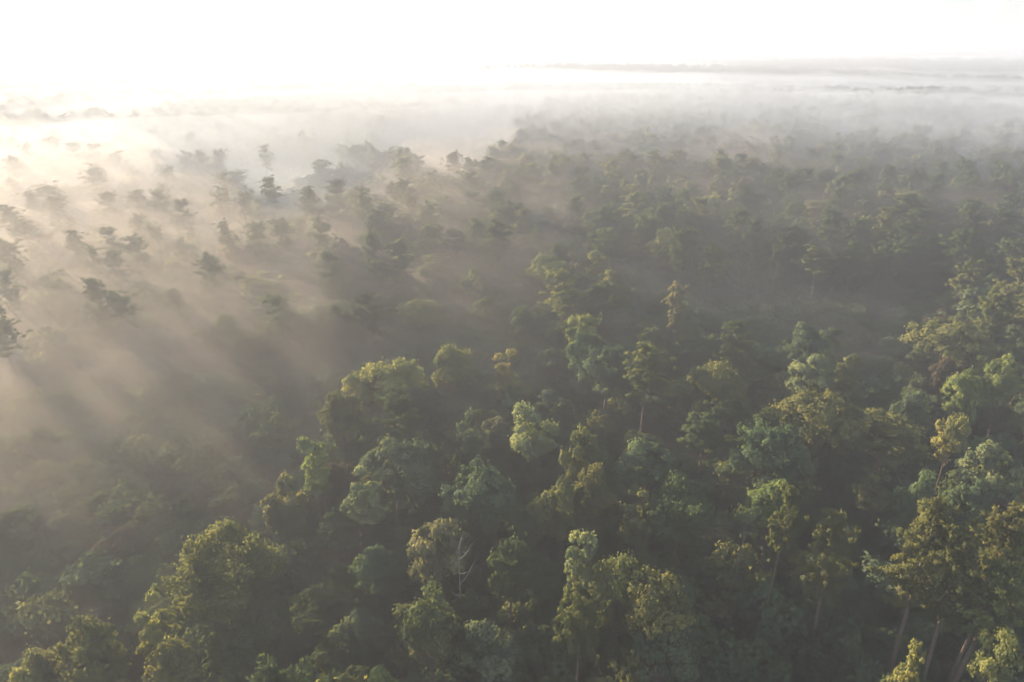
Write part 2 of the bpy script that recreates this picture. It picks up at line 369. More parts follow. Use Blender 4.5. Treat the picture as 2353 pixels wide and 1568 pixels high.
BL = [broadleaf(100 + i, w, h, nl, 18000, .34, b, s, k) for i, (w, h, nl, b, s, k) in enumerate([
    (11, 20, 34, .42, 1.0, 0), (10, 21, 30, .40, 1.0, .15), (12, 19, 40, .45, .9, 0), (9, 22, 26, .38, 1.05, .2), (11, 20, 28, .48, .95, -.05),
    (10, 20, 36, .36, .9, .1), (13, 21, 44, .42, .85, 0), (8, 20, 24, .40, 1.1, .3)])]
OAK = broadleaf(131, 14, 20, 64, 46000, .28, .40, .8, 0)
SLIM = [broadleaf(140 + i, 6, 19, 20, 9500, .32, .34, 1.1, .35) for i in range(3)]
PN = [pine(200 + i, w, h, nb, 44, .52, b, lean=l) for i, (w, h, nb, b, l) in enumerate([
    (8, 27, 34, .60, 0), (9, 28, 36, .64, 0), (7.5, 26, 32, .55, 0), (8.5, 27, 38, .66, 0), (9.5, 29, 40, .58, 0), (8, 27, 30, .62, .02)])] + [
 pine(240, 7, 27, 20, 40, .5, .70, flat=.9), pine(241, 10, 26, 26, 52, .5, .66, flat=.8), pine(242, 6.5, 25, 44, 34, .48, .45), pine(243, 9, 28, 22, 60, .55, .74, flat=.6), pine(244, 7.5, 27, 28, 40, .5, .52, lean=.05)]
PLEAN = pine(230, 8, 27, 30, 46, .62, .70, lean=.14)
FARB = [broadleaf(300 + i, 11, 19, 18, 1100, 1.15, .35, 1.0, .1, limbs=False, mat=M_FAR) for i in range(6)]
FARP = [pine(320 + i, 8.5, 25, 16, 12, 1.5, .58, mat=M_FAR) for i in range(5)]

# ------------------------------------------------------------------ the trees one can tell apart
# kind, px, py of the crown top, crown width in px, height in m, colour, proto, label, how others refer to it
HAND = [
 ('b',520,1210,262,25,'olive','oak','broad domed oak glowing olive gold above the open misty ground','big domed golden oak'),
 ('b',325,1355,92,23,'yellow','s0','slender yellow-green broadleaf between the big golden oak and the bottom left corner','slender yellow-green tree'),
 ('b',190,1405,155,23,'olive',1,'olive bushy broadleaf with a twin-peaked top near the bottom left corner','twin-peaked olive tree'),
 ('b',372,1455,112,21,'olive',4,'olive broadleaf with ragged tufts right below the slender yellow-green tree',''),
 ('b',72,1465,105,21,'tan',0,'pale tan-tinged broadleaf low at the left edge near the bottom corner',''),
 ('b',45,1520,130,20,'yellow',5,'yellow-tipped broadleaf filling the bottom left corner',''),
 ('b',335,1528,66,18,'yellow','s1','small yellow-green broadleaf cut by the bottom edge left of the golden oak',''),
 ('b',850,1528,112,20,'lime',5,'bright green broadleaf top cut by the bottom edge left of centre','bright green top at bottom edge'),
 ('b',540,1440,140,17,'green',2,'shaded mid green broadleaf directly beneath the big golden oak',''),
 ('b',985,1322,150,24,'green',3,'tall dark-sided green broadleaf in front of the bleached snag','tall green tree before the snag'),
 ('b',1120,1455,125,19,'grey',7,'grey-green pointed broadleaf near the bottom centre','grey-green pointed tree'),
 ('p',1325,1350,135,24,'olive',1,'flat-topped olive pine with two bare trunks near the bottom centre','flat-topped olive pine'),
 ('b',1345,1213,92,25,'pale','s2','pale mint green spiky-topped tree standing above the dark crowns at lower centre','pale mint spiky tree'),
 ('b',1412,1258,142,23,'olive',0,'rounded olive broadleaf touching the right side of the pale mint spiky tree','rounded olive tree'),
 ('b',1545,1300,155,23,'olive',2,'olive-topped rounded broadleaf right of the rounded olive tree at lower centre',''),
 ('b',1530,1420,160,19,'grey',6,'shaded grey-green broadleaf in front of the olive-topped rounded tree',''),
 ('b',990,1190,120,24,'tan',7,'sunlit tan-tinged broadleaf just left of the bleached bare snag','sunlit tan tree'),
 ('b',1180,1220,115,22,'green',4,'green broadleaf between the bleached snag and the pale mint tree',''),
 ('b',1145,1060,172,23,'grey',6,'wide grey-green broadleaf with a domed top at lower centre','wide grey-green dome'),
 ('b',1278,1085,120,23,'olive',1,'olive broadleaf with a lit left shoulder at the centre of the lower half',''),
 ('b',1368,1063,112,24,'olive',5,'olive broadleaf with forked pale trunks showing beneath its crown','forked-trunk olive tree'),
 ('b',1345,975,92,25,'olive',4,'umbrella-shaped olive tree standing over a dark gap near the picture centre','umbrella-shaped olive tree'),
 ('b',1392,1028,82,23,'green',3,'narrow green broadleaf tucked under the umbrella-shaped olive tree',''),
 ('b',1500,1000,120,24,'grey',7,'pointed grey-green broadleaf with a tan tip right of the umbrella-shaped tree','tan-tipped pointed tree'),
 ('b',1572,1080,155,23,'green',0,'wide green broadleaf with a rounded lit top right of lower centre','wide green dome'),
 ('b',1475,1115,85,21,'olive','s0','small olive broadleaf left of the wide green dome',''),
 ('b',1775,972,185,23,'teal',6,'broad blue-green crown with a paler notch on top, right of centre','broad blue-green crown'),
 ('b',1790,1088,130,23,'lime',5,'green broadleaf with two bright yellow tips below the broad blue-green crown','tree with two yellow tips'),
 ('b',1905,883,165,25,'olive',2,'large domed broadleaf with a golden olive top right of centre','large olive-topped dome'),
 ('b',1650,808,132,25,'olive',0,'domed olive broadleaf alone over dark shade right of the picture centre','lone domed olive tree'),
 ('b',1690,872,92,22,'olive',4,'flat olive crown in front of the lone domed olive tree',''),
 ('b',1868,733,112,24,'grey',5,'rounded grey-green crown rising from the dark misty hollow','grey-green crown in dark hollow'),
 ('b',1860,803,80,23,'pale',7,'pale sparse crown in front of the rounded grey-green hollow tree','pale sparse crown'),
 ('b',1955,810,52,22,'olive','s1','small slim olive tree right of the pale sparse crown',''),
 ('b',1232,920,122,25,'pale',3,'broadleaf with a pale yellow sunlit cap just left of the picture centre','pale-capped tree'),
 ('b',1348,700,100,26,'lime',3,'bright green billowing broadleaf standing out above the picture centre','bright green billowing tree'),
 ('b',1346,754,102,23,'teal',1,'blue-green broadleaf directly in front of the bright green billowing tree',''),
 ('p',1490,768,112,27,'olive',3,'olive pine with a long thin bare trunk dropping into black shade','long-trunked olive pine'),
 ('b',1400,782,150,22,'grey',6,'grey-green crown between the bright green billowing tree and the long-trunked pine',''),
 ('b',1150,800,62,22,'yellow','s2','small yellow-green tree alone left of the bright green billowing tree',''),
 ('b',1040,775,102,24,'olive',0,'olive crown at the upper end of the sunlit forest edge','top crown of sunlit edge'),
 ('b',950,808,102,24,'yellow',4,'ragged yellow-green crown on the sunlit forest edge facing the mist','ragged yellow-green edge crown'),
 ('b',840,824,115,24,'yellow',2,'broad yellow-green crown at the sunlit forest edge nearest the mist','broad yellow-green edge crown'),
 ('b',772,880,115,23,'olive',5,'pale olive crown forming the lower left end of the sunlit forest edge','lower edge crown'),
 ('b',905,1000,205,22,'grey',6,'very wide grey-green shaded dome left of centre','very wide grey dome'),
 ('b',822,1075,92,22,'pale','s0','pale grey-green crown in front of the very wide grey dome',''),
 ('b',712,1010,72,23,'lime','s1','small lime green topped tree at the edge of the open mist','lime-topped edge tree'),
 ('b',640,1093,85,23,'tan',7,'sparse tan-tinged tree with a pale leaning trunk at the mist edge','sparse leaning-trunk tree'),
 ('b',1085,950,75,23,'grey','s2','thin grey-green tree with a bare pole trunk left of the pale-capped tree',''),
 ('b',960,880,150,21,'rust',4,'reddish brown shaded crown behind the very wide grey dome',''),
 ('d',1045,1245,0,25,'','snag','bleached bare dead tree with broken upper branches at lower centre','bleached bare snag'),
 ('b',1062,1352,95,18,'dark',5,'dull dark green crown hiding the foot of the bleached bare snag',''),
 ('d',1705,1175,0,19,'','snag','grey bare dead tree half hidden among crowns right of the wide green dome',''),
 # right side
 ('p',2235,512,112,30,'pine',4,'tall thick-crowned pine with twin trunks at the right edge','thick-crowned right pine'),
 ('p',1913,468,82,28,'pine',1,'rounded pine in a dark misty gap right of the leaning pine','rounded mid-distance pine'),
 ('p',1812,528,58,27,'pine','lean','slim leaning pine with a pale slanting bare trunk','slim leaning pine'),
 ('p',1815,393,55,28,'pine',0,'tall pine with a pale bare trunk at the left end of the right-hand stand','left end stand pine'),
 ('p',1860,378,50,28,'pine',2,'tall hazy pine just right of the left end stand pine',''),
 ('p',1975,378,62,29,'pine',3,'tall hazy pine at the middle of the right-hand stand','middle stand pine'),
 ('p',2110,470,72,28,'pine',5,'pine with a pale trunk showing below its crown at right','pale-trunked right pine'),
 ('p',1732,488,72,28,'pine',2,'dense hazy pine left of the rounded mid-distance pine','dense hazy pine'),
 ('p',1640,545,72,27,'olive',3,'olive pine on a thin trunk left of the dense hazy pine',''),
 ('p',1565,645,52,26,'tan',0,'small flat tan-topped pine on a thin pale trunk','tan-topped small pine'),
 ('p',2230,380,60,28,'pine',1,'dark-topped hazy pine near the right end of the stand',''),
 ('p',2333,440,62,28,'pine',0,'hazy pine cut by the right edge above the thick-crowned pine',''),
 ('p',2050,372,58,28,'pine',4,'tall hazy pine right of the middle stand pine',''),
 ('p',1195,475,56,27,'olive',5,'hazy olive pine on a thin trunk at upper centre','hazy olive centre pine'),
 ('p',1325,398,60,28,'pine',1,'tall hazy deep green pine at upper centre','tall upper centre pine'),
 ('p',1440,405,52,27,'olive',2,'hazy olive pine right of the tall upper centre pine',''),
 ('b',1640,438,72,24,'yellow',4,'brightest yellow-green crown in the hazy middle distance','bright yellow hazy crown'),
 ('b',1575,448,62,24,'lime',3,'lime green hazy crown left of the bright yellow hazy crown',''),
 ('b',1690,452,52,22,'lime','s0','small lime hazy crown right of the bright yellow hazy crown',''),
 ('b',1380,572,48,24,'yellow','s1','small bright yellow-green spire in the middle of the haze','small yellow-green spire'),
 ('b',1410,520,44,24,'rust','s2','small rust orange crown right behind the small yellow-green spire','small rust crown'),
 ('b',1525,515,92,25,'yellow',1,'tall layered yellow-green tree left of the olive hazy pine','layered yellow-green tree'),
 ('b',1268,572,92,23,'lime',0,'soft green rounded crown left of the small yellow-green spire',''),
 ('b',1410,612,92,24,'olive',5,'olive tufted crown behind the bright green billowing tree',''),
 ('b',1460,540,42,22,'rust','s0','small reddish crown between the rust crown and layered yellow-green tree',''),
 ('b',2260,663,72,24,'grey',7,'pointed grey-green tree over the dark right edge hollow','pointed right tree'),
 ('b',2225,728,182,23,'olive',6,'wide olive crown below the pointed tree at the right','wide olive right crown'),
 ('b',2242,838,92,25,'lime',1,'brightest lime green crown near the right edge','bright lime right crown'),
 ('b',2188,815,82,23,'rust',4,'reddish brown crown left of the bright lime right crown',''),
 ('b',2335,812,92,25,'lime',5,'bright green crown cut by the right edge beside the lime crown',''),
 ('b',2212,938,82,23,'yellow',4,'small umbrella-topped yellow-olive tree on a thin trunk near the right edge','umbrella-topped right tree'),
 ('b',2325,1018,112,25,'pale',7,'pale yellow-topped grey-green tree at the right edge','pale right edge tree'),
 ('b',2275,1093,112,23,'teal',1,'blue-green crown below the pale right edge tree',''),
 ('b',2138,1072,85,23,'teal',3,'blue-green drooping tree left of the blue-green right crowns','drooping blue-green tree'),
 ('b',2100,890,90,22,'grey',5,'dull grey-green crown left of the bright lime right crown',''),
 ('p',1890,1125,85,28,'olive','lean2','leaning olive pine with a slanting trunk at lower right','leaning lower right pine'),
 ('p',1950,1162,125,27,'olive',4,'lumpy olive pine on a long straight bare trunk at lower right','straight-trunked lower right pine'),
 ('p',2170,1128,165,31,'olive',4,'large spreading olive pine at the left of the right-edge cluster','large spreading pine'),
 ('p',2240,1212,130,29,'olive',0,'tall pine with pale limbs in front of the large spreading pine',''),
 ('p',2325,1140,130,30,'olive',1,'large pine cut by the right edge above the lower corner','right edge large pine'),
 ('p',2300,1235,160,28,'olive',3,'big forked pine with a thick dark trunk near the lower right corner',''),
 ('p',2140,1470,62,24,'yellow',2,'narrow yellow-topped young pine at the bottom edge near the right corner','narrow young pine'),
 ('b',2110,1512,115,19,'green',5,'low green feathery crown beside the narrow young pine',''),
 ('b',2325,1425,90,22,'lime',7,'bright green drooping crown in the bottom right corner',''),
 # pines in the mist at left
 ('p',615,398,56,27,'pine',2,'tall layered pine standing in front of the pale clearing','tall pine by the clearing'),
 ('p',560,435,46,25,'pine',0,'open thin pine left of the tall pine by the clearing',''),
 ('p',498,425,56,26,'pine',3,'round misty pine left of the open thin pine near the clearing',''),
 ('p',705,422,66,27,'dark',4,'dark rounded pine at the right end of the pale clearing','dark pine by the clearing'),
 ('p',765,406,60,27,'dark',1,'dark misty pine immediately right of the dark pine by the clearing',''),
 ('p',828,425,60,26,'green',5,'green misty pine two crowns right of the dark clearing pine',''),
 ('b',912,408,56,24,'rust',4,'reddish crown at the hazy right end of the clearing pines','reddish hazy crown'),
 ('p',640,497,58,26,'pine',0,'round-headed pine rising from mist between two like it','middle round-headed pine'),
 ('p',576,505,62,26,'pine',3,'broad misty pine just left of the middle round-headed pine',''),
 ('p',510,500,52,26,'pine',2,'tall faint layered pine left of the broad misty pine','faint layered pine'),
 ('p',742,493,66,26,'pine',1,'flat umbrella-like pine alone in the mist right of the round-headed pines','umbrella-like mist pine'),
 ('p',472,573,82,25,'pine',4,'broad conical pine standing alone in glowing mist at left','lone conical mist pine'),
 ('p',200,635,62,27,'dark',1,'darkest misty pine at left, taller of a close pair','darkest left pine'),
 ('p',250,660,84,25,'pine',3,'lower pine of the close pair beside the darkest left pine',''),
 ('p',174,520,66,26,'pine',4,'spreading pine above the darkest left pine','spreading left pine'),
 ('p',214,556,48,25,'pine',2,'small dense pine between the spreading pine and the darkest left pine',''),
 ('p',254,513,54,26,'pine',5,'flat-topped misty pine right of the spreading left pine',''),
 ('p',308,534,54,25,'pine',0,'ragged misty pine right of the flat-topped misty pine','ragged left pine'),
 ('p',265,566,62,24,'pine',1,'wispy layered pine sinking into the mist below the ragged left pine',''),
 ('p',16,463,58,27,'pine',1,'flat-crowned pine at the left edge above the glowing mist','left edge flat pine'),
 ('p',54,495,54,25,'pine',3,'faint pine just right of the left edge flat pine',''),
 ('p',8,543,62,27,'pine',0,'dark pine cut by the left edge in the glowing mist','dark left edge pine'),
 ('p',4,610,54,26,'pine',2,'pine sliver on the left edge below the dark left edge pine',''),
 ('p',-8,690,74,27,'pine',5,'lowest pine on the left edge over the bright shafts',''),
 ('p',24,352,52,27,'pine',4,'faint blue-grey pine at the upper left edge','upper left faint pine'),
 ('p',210,378,74,27,'pine',4,'broad pointed faint pine at upper left','broad pointed faint pine'),
 ('p',108,413,66,26,'pine',1,'broad faint pine between the left edge and the pointed faint pine',''),
 ('p',60,432,50,25,'pine',2,'small faint pine beside the broad faint left pine',''),
 ('p',122,446,52,25,'pine',0,'green-tinged pine below the broad faint left pine',''),
 ('p',236,435,56,25,'pine',3,'faint round pine below the broad pointed faint pine',''),
 ('p',414,455,54,26,'pine',5,'layered misty pine at the right end of a faint pine clump','clump end pine'),
 ('p',362,428,58,26,'pine',2,'tallest pine of the faint clump left of the clearing',''),
 ('p',320,430,52,25,'pine',1,'leftmost pine of the faint clump left of the clearing',''),
 ('p',350,505,46,24,'pine',3,'small pine throwing a long shadow through the mist below the faint clump',''),
 ('p',312,488,46,24,'pine',0,'small faint pine left of the small shadow-throwing pine',''),
 ('p',418,343,46,26,'pine',3,'left pine of the faint row behind the clearing','faint row left pine'),
 ('p',458,340,50,27,'pine',4,'middle pine of the faint row behind the clearing',''),
 ('p',500,339,40,27,'pine',0,'right pine of the faint row behind the clearing',''),
 ('p',604,328,40,27,'pine',2,'single faint pine on the far side of the clearing','single far clearing pine'),
 ('p',170,323,46,26,'pine',1,'bluish faint pine in the upper left haze',''),
 ('p',212,326,50,26,'pine',5,'second bluish faint pine in the upper left haze',''),
 ('p',262,343,50,25,'pine',3,'low bluish faint pine right of the second bluish pine',''),
 ('p',850,523,66,26,'green',4,'layered green pine at the right margin of the glowing mist','layered margin pine'),
 ('p',762,575,66,25,'pine',5,'drooping pine with a wedge crown where the glowing mist meets the forest','wedge-crowned mist pine'),
 ('p',985,503,74,25,'green',3,'broad green pine right of the layered margin pine',''),
 ('p',1090,495,50,25,'green',0,'small green pine on the hazy slope at upper centre',''),
 ('p',395,655,62,21,'pine',4,'low greenish pine almost drowned in glowing mist','drowned low pine'),
 ('p',645,664,84,23,'green',5,'low dark pine with a long shadow trailing right through the mist','low shadowed mist pine'),
]
def tree_width_px(w, d): return w * d / FPX
things = []           # (name, proto, x, y, sx, sz, rot, colour, label, group, kind)
taken = []
SLIMS = {'s0': 0, 's1': 1, 's2': 2}
SNAG = snag(400, 25)
for (k, px, py, w, h, col, pr, lab, ref) in HAND:
    z0 = 0.0
    if k != 'd': py = py + .10 * w
    for _ in range(3):
        x, y = at(px, py, z0 + h * 0.985); z0 = float(terrain(x, y))
    d = float(pix(x, y, z0 + h)[2])
    if k == 'd': P = SNAG; w = 5 * FPX / d
    elif k == 'b': P = OAK if pr == 'oak' else SLIM[SLIMS[pr]] if isinstance(pr, str) else BL[pr]
    else: P = PLEAN if isinstance(pr, str) else PN[pr] if px > 1150 or pr not in (1, 3) else PN[(pr * 7 + px) % 5 + 6]
    wm = w * d / FPX * .85
    rot = random.random() * 6.28
    if pr == 'lean': rot = 0.3
    if pr == 'lean2': rot = -0.2
    if k == 'd': rot = 0.0
    if k != 'd' and isinstance(pr, str) and pr.startswith('lean'):      # the crown leans away from the foot
        x -= .14 * 27 * math.cos(rot) * h / 27; y -= .14 * 27 * math.sin(rot) * h / 27
        z0 = float(terrain(x, y))
    things.append(dict(k=k, P=P, x=x, y=y, z=z0, sx=wm / P[1], sz=h / P[2], rot=rot, col=col, label=lab, ref=ref, px=px, py=py + w * .3, d=d, w=wm, h=h))
    taken.append((x, y, wm / 2))

# ------------------------------------------------------------------ the rest of the wood
from mathutils.kdtree import KDTree
def inside(px, py, poly):
    c = np.zeros(np.shape(px), bool); n = len(poly)
    for i in range(n):
        x1, y1 = poly[i]; x2, y2 = poly[(i + 1) % n]
        hit = ((y1 > py) != (y2 > py)) & (px < (x2 - x1) * (py - y1) / ((y2 - y1) or 1e-9) + x1)
        c ^= hit
    return c
OPEN = [(-420,1500),(-420,700),(0,700),(150,720),(420,700),(560,740),(740,700),(860,760),(800,850),(700,960),(620,1060),(640,1180),(660,1300),(640,1400),(560,1380),(400,1400),(300,1400),(120,1450),(0,1560),(-420,1750)]   # low ground, no tall trees
SPARSE = [(-420,700),(-420,280),(300,290),(700,300),(880,380),(800,470),(900,560),(860,760),(740,700),(560,740),(420,700),(150,720)]
CLEAR = [(470,400),(560,375),(760,385),(800,400),(700,425),(640,470),(520,440)]
YOUNG = [(880,350),(1010,325),(1180,330),(1200,410),(1080,470),(960,450),(870,420)]
GAPS = [(1740,700,150,70),(2010,650,190,60),(1560,900,70,110),(1960,1020,70,60),(2060,1180,60,90),(1800,1380,170,110),(1150,1300,90,70),(700,1350,80,90),(640,1500,70,60),(2050,760,110,60),(1740,600,120,50)]
def density_class(x, y):
    """0 none, 1 sparse pines, 2 wood"""
    px, py, d = pix(x, y, terrain(x, y) + 20.0)
    cls = np.full(np.shape(x), 2)
    wob = (fbm(x / 35 + 60, y / 35, 3) - .5) * np.clip(240 / np.maximum(d, 60), .35, 1.5)
    px0, py0 = px, py; px = px + wob * 300; py = py + wob * 90
    fringe = (fbm(x / 14 + 8, y / 14, 2) > .46)
    cls[inside(px, py, SPARSE) | (fringe & inside(px - 170, py, SPARSE))] = 1
    cls[inside(px, py, OPEN)] = 0
    pg, qg, _ = pix(x, y, terrain(x, y) + 2.0)
    cls[inside(pg, qg, CLEAR) | inside(px, py, [(a, b - 8) for a, b in CLEAR]) | inside(pg, qg, YOUNG)] = 0
    px, py = px0, py0
    for gx, gy, gw, gh in GAPS: cls[(((px - gx) / gw) ** 2 + ((py - gy) / gh) ** 2) < 1] = 0
    cls[(d < 5)] = 2
    return cls, px, py, d
cand = []
def scatter(r0, r1, a0, a1, step, seed):
    r = np.random.default_rng(seed); n = int((r1 ** 2 - r0 ** 2) / 2 * (a1 - a0) / step ** 2 * 1.0)
    rr = np.sqrt(r.random(n) * (r1 ** 2 - r0 ** 2) + r0 ** 2); aa = a0 + (a1 - a0) * r.random(n)
    return rr * np.sin(aa), rr * np.cos(aa), r
def spaced(X, Y, dist, seeds):
    cell = {}; keep = []
    g_ = max(dist)
    def near(x, y, rd):
        cx, cy_ = int(x // g_), int(y // g_)
        for i in (-1, 0, 1):
            for j in (-1, 0, 1):
                for (a, b, q) in cell.get((cx + i, cy_ + j), ()):
                    if (a - x) ** 2 + (b - y) ** 2 < (max(rd, q)) ** 2: return True
        return False
    for (a, b, q) in seeds: cell.setdefault((int(a // g_), int(b // g_)), []).append((a, b, min(q + 4.2, g_)))
    for i in range(len(X)):
        if not near(X[i], Y[i], dist[i]):
            keep.append(i); cell.setdefault((int(X[i] // g_), int(Y[i] // g_)), []).append((X[i], Y[i], dist[i] * .8))
    return np.array(keep)
X, Y, r = scatter(12, 1000, -1.25, .80, 2.8, 21)
cls, px, py, d = density_class(X, Y)
dist = np.where(cls == 1, 15 + 22 * fbm(X / 60, Y / 60, 2), 4.1 + 2.5 * r.random(len(X)) + 1.8 * (fbm(X / 25, Y / 25, 2) - .4))
dist = np.where((px < -420) & (np.hypot(X, Y) < 520), 15 + 34 * fbm(X / 45 + 4, Y / 45, 2), dist)  # unseen wood left of the view, spaced wide so sun shafts reach the mist
ok = cls > 0; X, Y, cls, dist = X[ok], Y[ok], cls[ok], dist[ok]
keep = spaced(X, Y, dist, taken)
X, Y, cls = X[keep], Y[keep], cls[keep]
px, py, d = pix(X, Y, 18.0)
cls_low, _, _, _ = density_class(X, Y)
pineness = fbm(X / 120 + 9, Y / 160, 2)
wood = []
r = np.random.default_rng(5)
pal_b = ['green', 'dark', 'grey', 'olive', 'green', 'dark', 'grey', 'rust', 'green', 'green', 'olive', 'grey', 'dark', 'tan', 'green', 'grey', 'green', 'teal']
for i in range(len(X)):
    rd = math.hypot(X[i], Y[i])
    pp = 0.03 + 0.25 * min(1, max(0, (rd - 150) / 200)) + (pineness[i] - .5) * min(1, rd / 250)
    isp = cls[i] == 1 or r.random() < pp
    if isp: h = 22 + 7 * r.random(); w = 6.5 + 3.5 * r.random(); col = ['pine', 'pine', 'dark', 'olive', 'green'][r.integers(5)]
    else: q_ = min(1, max(0, (rd - 120) / 160)); h = 9.5 + 3.5 * q_ + (7 + 3 * q_) * r.random() ** 1.2; w = 4.7 + 2.8 * r.random() + 1.6 * q_; col = pal_b[r.integers(len(pal_b))]
    if cls[i] == 1: h = 19 + 7 * r.random()
    inv = -120 < px[i] < W0 + 120 and d[i] > 5 and py[i] < H0 + 150
    wood.append(dict(k='p' if isp else 'b', x=float(X[i]), y=float(Y[i]), z=float(terrain(X[i], Y[i])), w=w, h=h, col=col, rot=r.random() * 6.28, d=float(d[i]), inv=inv,
                     px=float(px[i]), py=float(py[i]), size=(w / d[i]) if inv and -60 < px[i] < W0 + 60 and py[i] < H0 + 150 else 0, pr=int(r.integers(100))))
# low growth on the misty ground at the left
XL, YL, r = scatter(40, 700, -1.2, .3, 4.6, 44)
cl, pl, ql, dl = density_class(XL, YL)
ok = (cl < 2) & (pl < 1000)
for q in (2, 5, 9):
    a_, b_, _ = pix(XL, YL, terrain(XL, YL) + q); ok &= ~inside(a_, b_, CLEAR)
XL, YL = XL[ok], YL[ok]; cl_ = cl[ok]
kp = spaced(XL, YL, 4.6 + 2.6 * r.random(len(XL)), []); XL, YL = XL[kp], YL[kp]; cl_ = cl_[kp]
pl, ql, dl = pix(XL, YL, 10.0)
for i in range(len(XL)):
    wood.append(dict(k='b', x=float(XL[i]), y=float(YL[i]), z=float(terrain(XL[i], YL[i])), w=5 + 3 * r.random() + 2 * (cl_[i] == 1), h=4 + 5 * r.random() + (8 * r.random() + 5) * (cl_[i] == 1), col='green', rot=r.random() * 6.28, d=float(dl[i]),
                     inv=True, px=float(pl[i]), py=float(ql[i]), size=0, pr=int(r.integers(100))))
for k, lim in (('b', 300), ('p', 300)):
    have = sum(1 for t in things if t['k'] == k)
    cs = sorted((t for t in wood if t['k'] == k and t['size'] > 0), key=lambda t: -t['size'])[:lim - have]
    for t in cs:
        t['single'] = True
        P = (BL + SLIM)[t['pr'] % 11] if k == 'b' else PN[t['pr'] % 11]
        if P in SLIM: t['w'] *= .8
        t.update(P=P, sx=t['w'] / P[1], sz=t['h'] / P[2], label=None, ref='')
        things.append(t)

# labels for the unnamed trees, told from the nearest landmark
refs = [t for t in things if t['ref']]
ORD = ['nearest', 'second', 'third', 'fourth', 'fifth', 'sixth', 'seventh', 'eighth', 'ninth', 'tenth', 'eleventh', 'twelfth', 'thirteenth', 'fourteenth']
def way(dx, dy):
    a = math.degrees(math.atan2(-dy * 1.4, dx)) % 360
    return ['right of', 'behind and right of', 'behind', 'behind and left of', 'left of', 'in front and left of', 'in front of', 'in front and right of'][int((a + 22.5) // 45) % 8]
slots = {}
for t in things:
    if t['label']: continue
    n = min(refs, key=lambda q: (q['px'] - t['px']) ** 2 + 2 * (q['py'] - t['py']) ** 2)
    slots.setdefault((n['ref'], way(t['px'] - n['px'], t['py'] - n['py']), t['k'], t['col']), []).append((math.hypot(n['px'] - t['px'], n['py'] - t['py']), t))
for (ref, wy_, k, col), L in slots.items():
    L.sort(key=lambda e: e[0])
    for i, (_, t) in enumerate(L):
        kind = ('pine' if k == 'p' else 'broadleaf')
        t['label'] = f"{WORD[col]} {kind}, {ORD[i] if len(L) > 1 and i < 14 else 'one'} {wy_} the {ref}"

NAME = {'b': 'broadleaf_tree', 'p': 'pine_tree', 'd': 'dead_tree'}
CAT = {'b': 'broadleaf tree', 'p': 'pine tree', 'd': 'dead tree'}
GRP = {'b': 'broadleaf trees of the wood', 'p': 'pines of the wood', 'd': 'bare dead trees'}
for t in things:
    e = bpy.data.objects.new(NAME[t['k']], None); C.objects.link(e)
    e.empty_display_size = 1
    e.location = (t['x'], t['y'], t['z']); e.rotation_euler = (random.gauss(0, .025), random.gauss(0, .025), t['rot']); e.scale = (t['sx'], t['sx'], t['sz'])
    tag(e, t['label'], CAT[t['k']], GRP[t['k']])
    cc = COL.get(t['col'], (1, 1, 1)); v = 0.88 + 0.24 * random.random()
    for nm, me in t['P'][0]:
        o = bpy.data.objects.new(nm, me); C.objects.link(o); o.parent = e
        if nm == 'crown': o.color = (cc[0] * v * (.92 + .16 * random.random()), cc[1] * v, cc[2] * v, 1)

# ------------------------------------------------------------------ masses: far wood and undergrowth
def hidden(name, parts):
    c = bpy.data.collections.new(name)
    for i, P in enumerate(parts):
        V = []; me = P[0]
        # one mesh per kind of tree: trunk and crown joined
        tr, cr = me[0][1], me[1][1]
        m = bpy.data.meshes.new(f'{name}_{i}')
        def arr(q):
            v = np.empty(len(q.vertices) * 3, np.float32); q.vertices.foreach_get('co', v)
            f = np.empty(len(q.loops), np.int32); q.loops.foreach_get('vertex_index', f); return v.reshape(-1, 3), f.reshape(-1, 4)
        v1, f1 = arr(tr); v2, f2 = arr(cr); tt = np.ones(len(v1) + len(v2), np.float32)
        t2 = np.empty(len(v2), np.float32); cr.attributes['tint'].data.foreach_get('value', t2); tt[len(v1):] = t2
        m = mesh(f'{name}_{i}', np.concatenate([v1, v2]), np.concatenate([f1, f2 + len(v1)]), tr.materials[0], tt)
        m.materials.append(P[3] if len(P) > 3 else cr.materials[0])
        v2 = np.empty(len(cr.loops) * 3, np.float32); cr.corner_normals.foreach_get('vector', v2)
        vn_ = np.zeros((len(v1) + len(t2), 3), np.float32); tn = np.empty(len(v1) * 3, np.float32); tr.vertices.foreach_get('normal', tn); vn_[:len(v1)] = tn.reshape(-1, 3)
        vn_[len(v1) + f2.ravel()] = v2.reshape(-1, 3); with_normals(m, vn_)
        m.polygons.foreach_set('material_index', np.concatenate([np.zeros(len(f1)), np.ones(len(f2))]).astype(np.int32))
        o = bpy.data.objects.new(f'{name}_{i:02d}', m); c.objects.link(o)
    return c
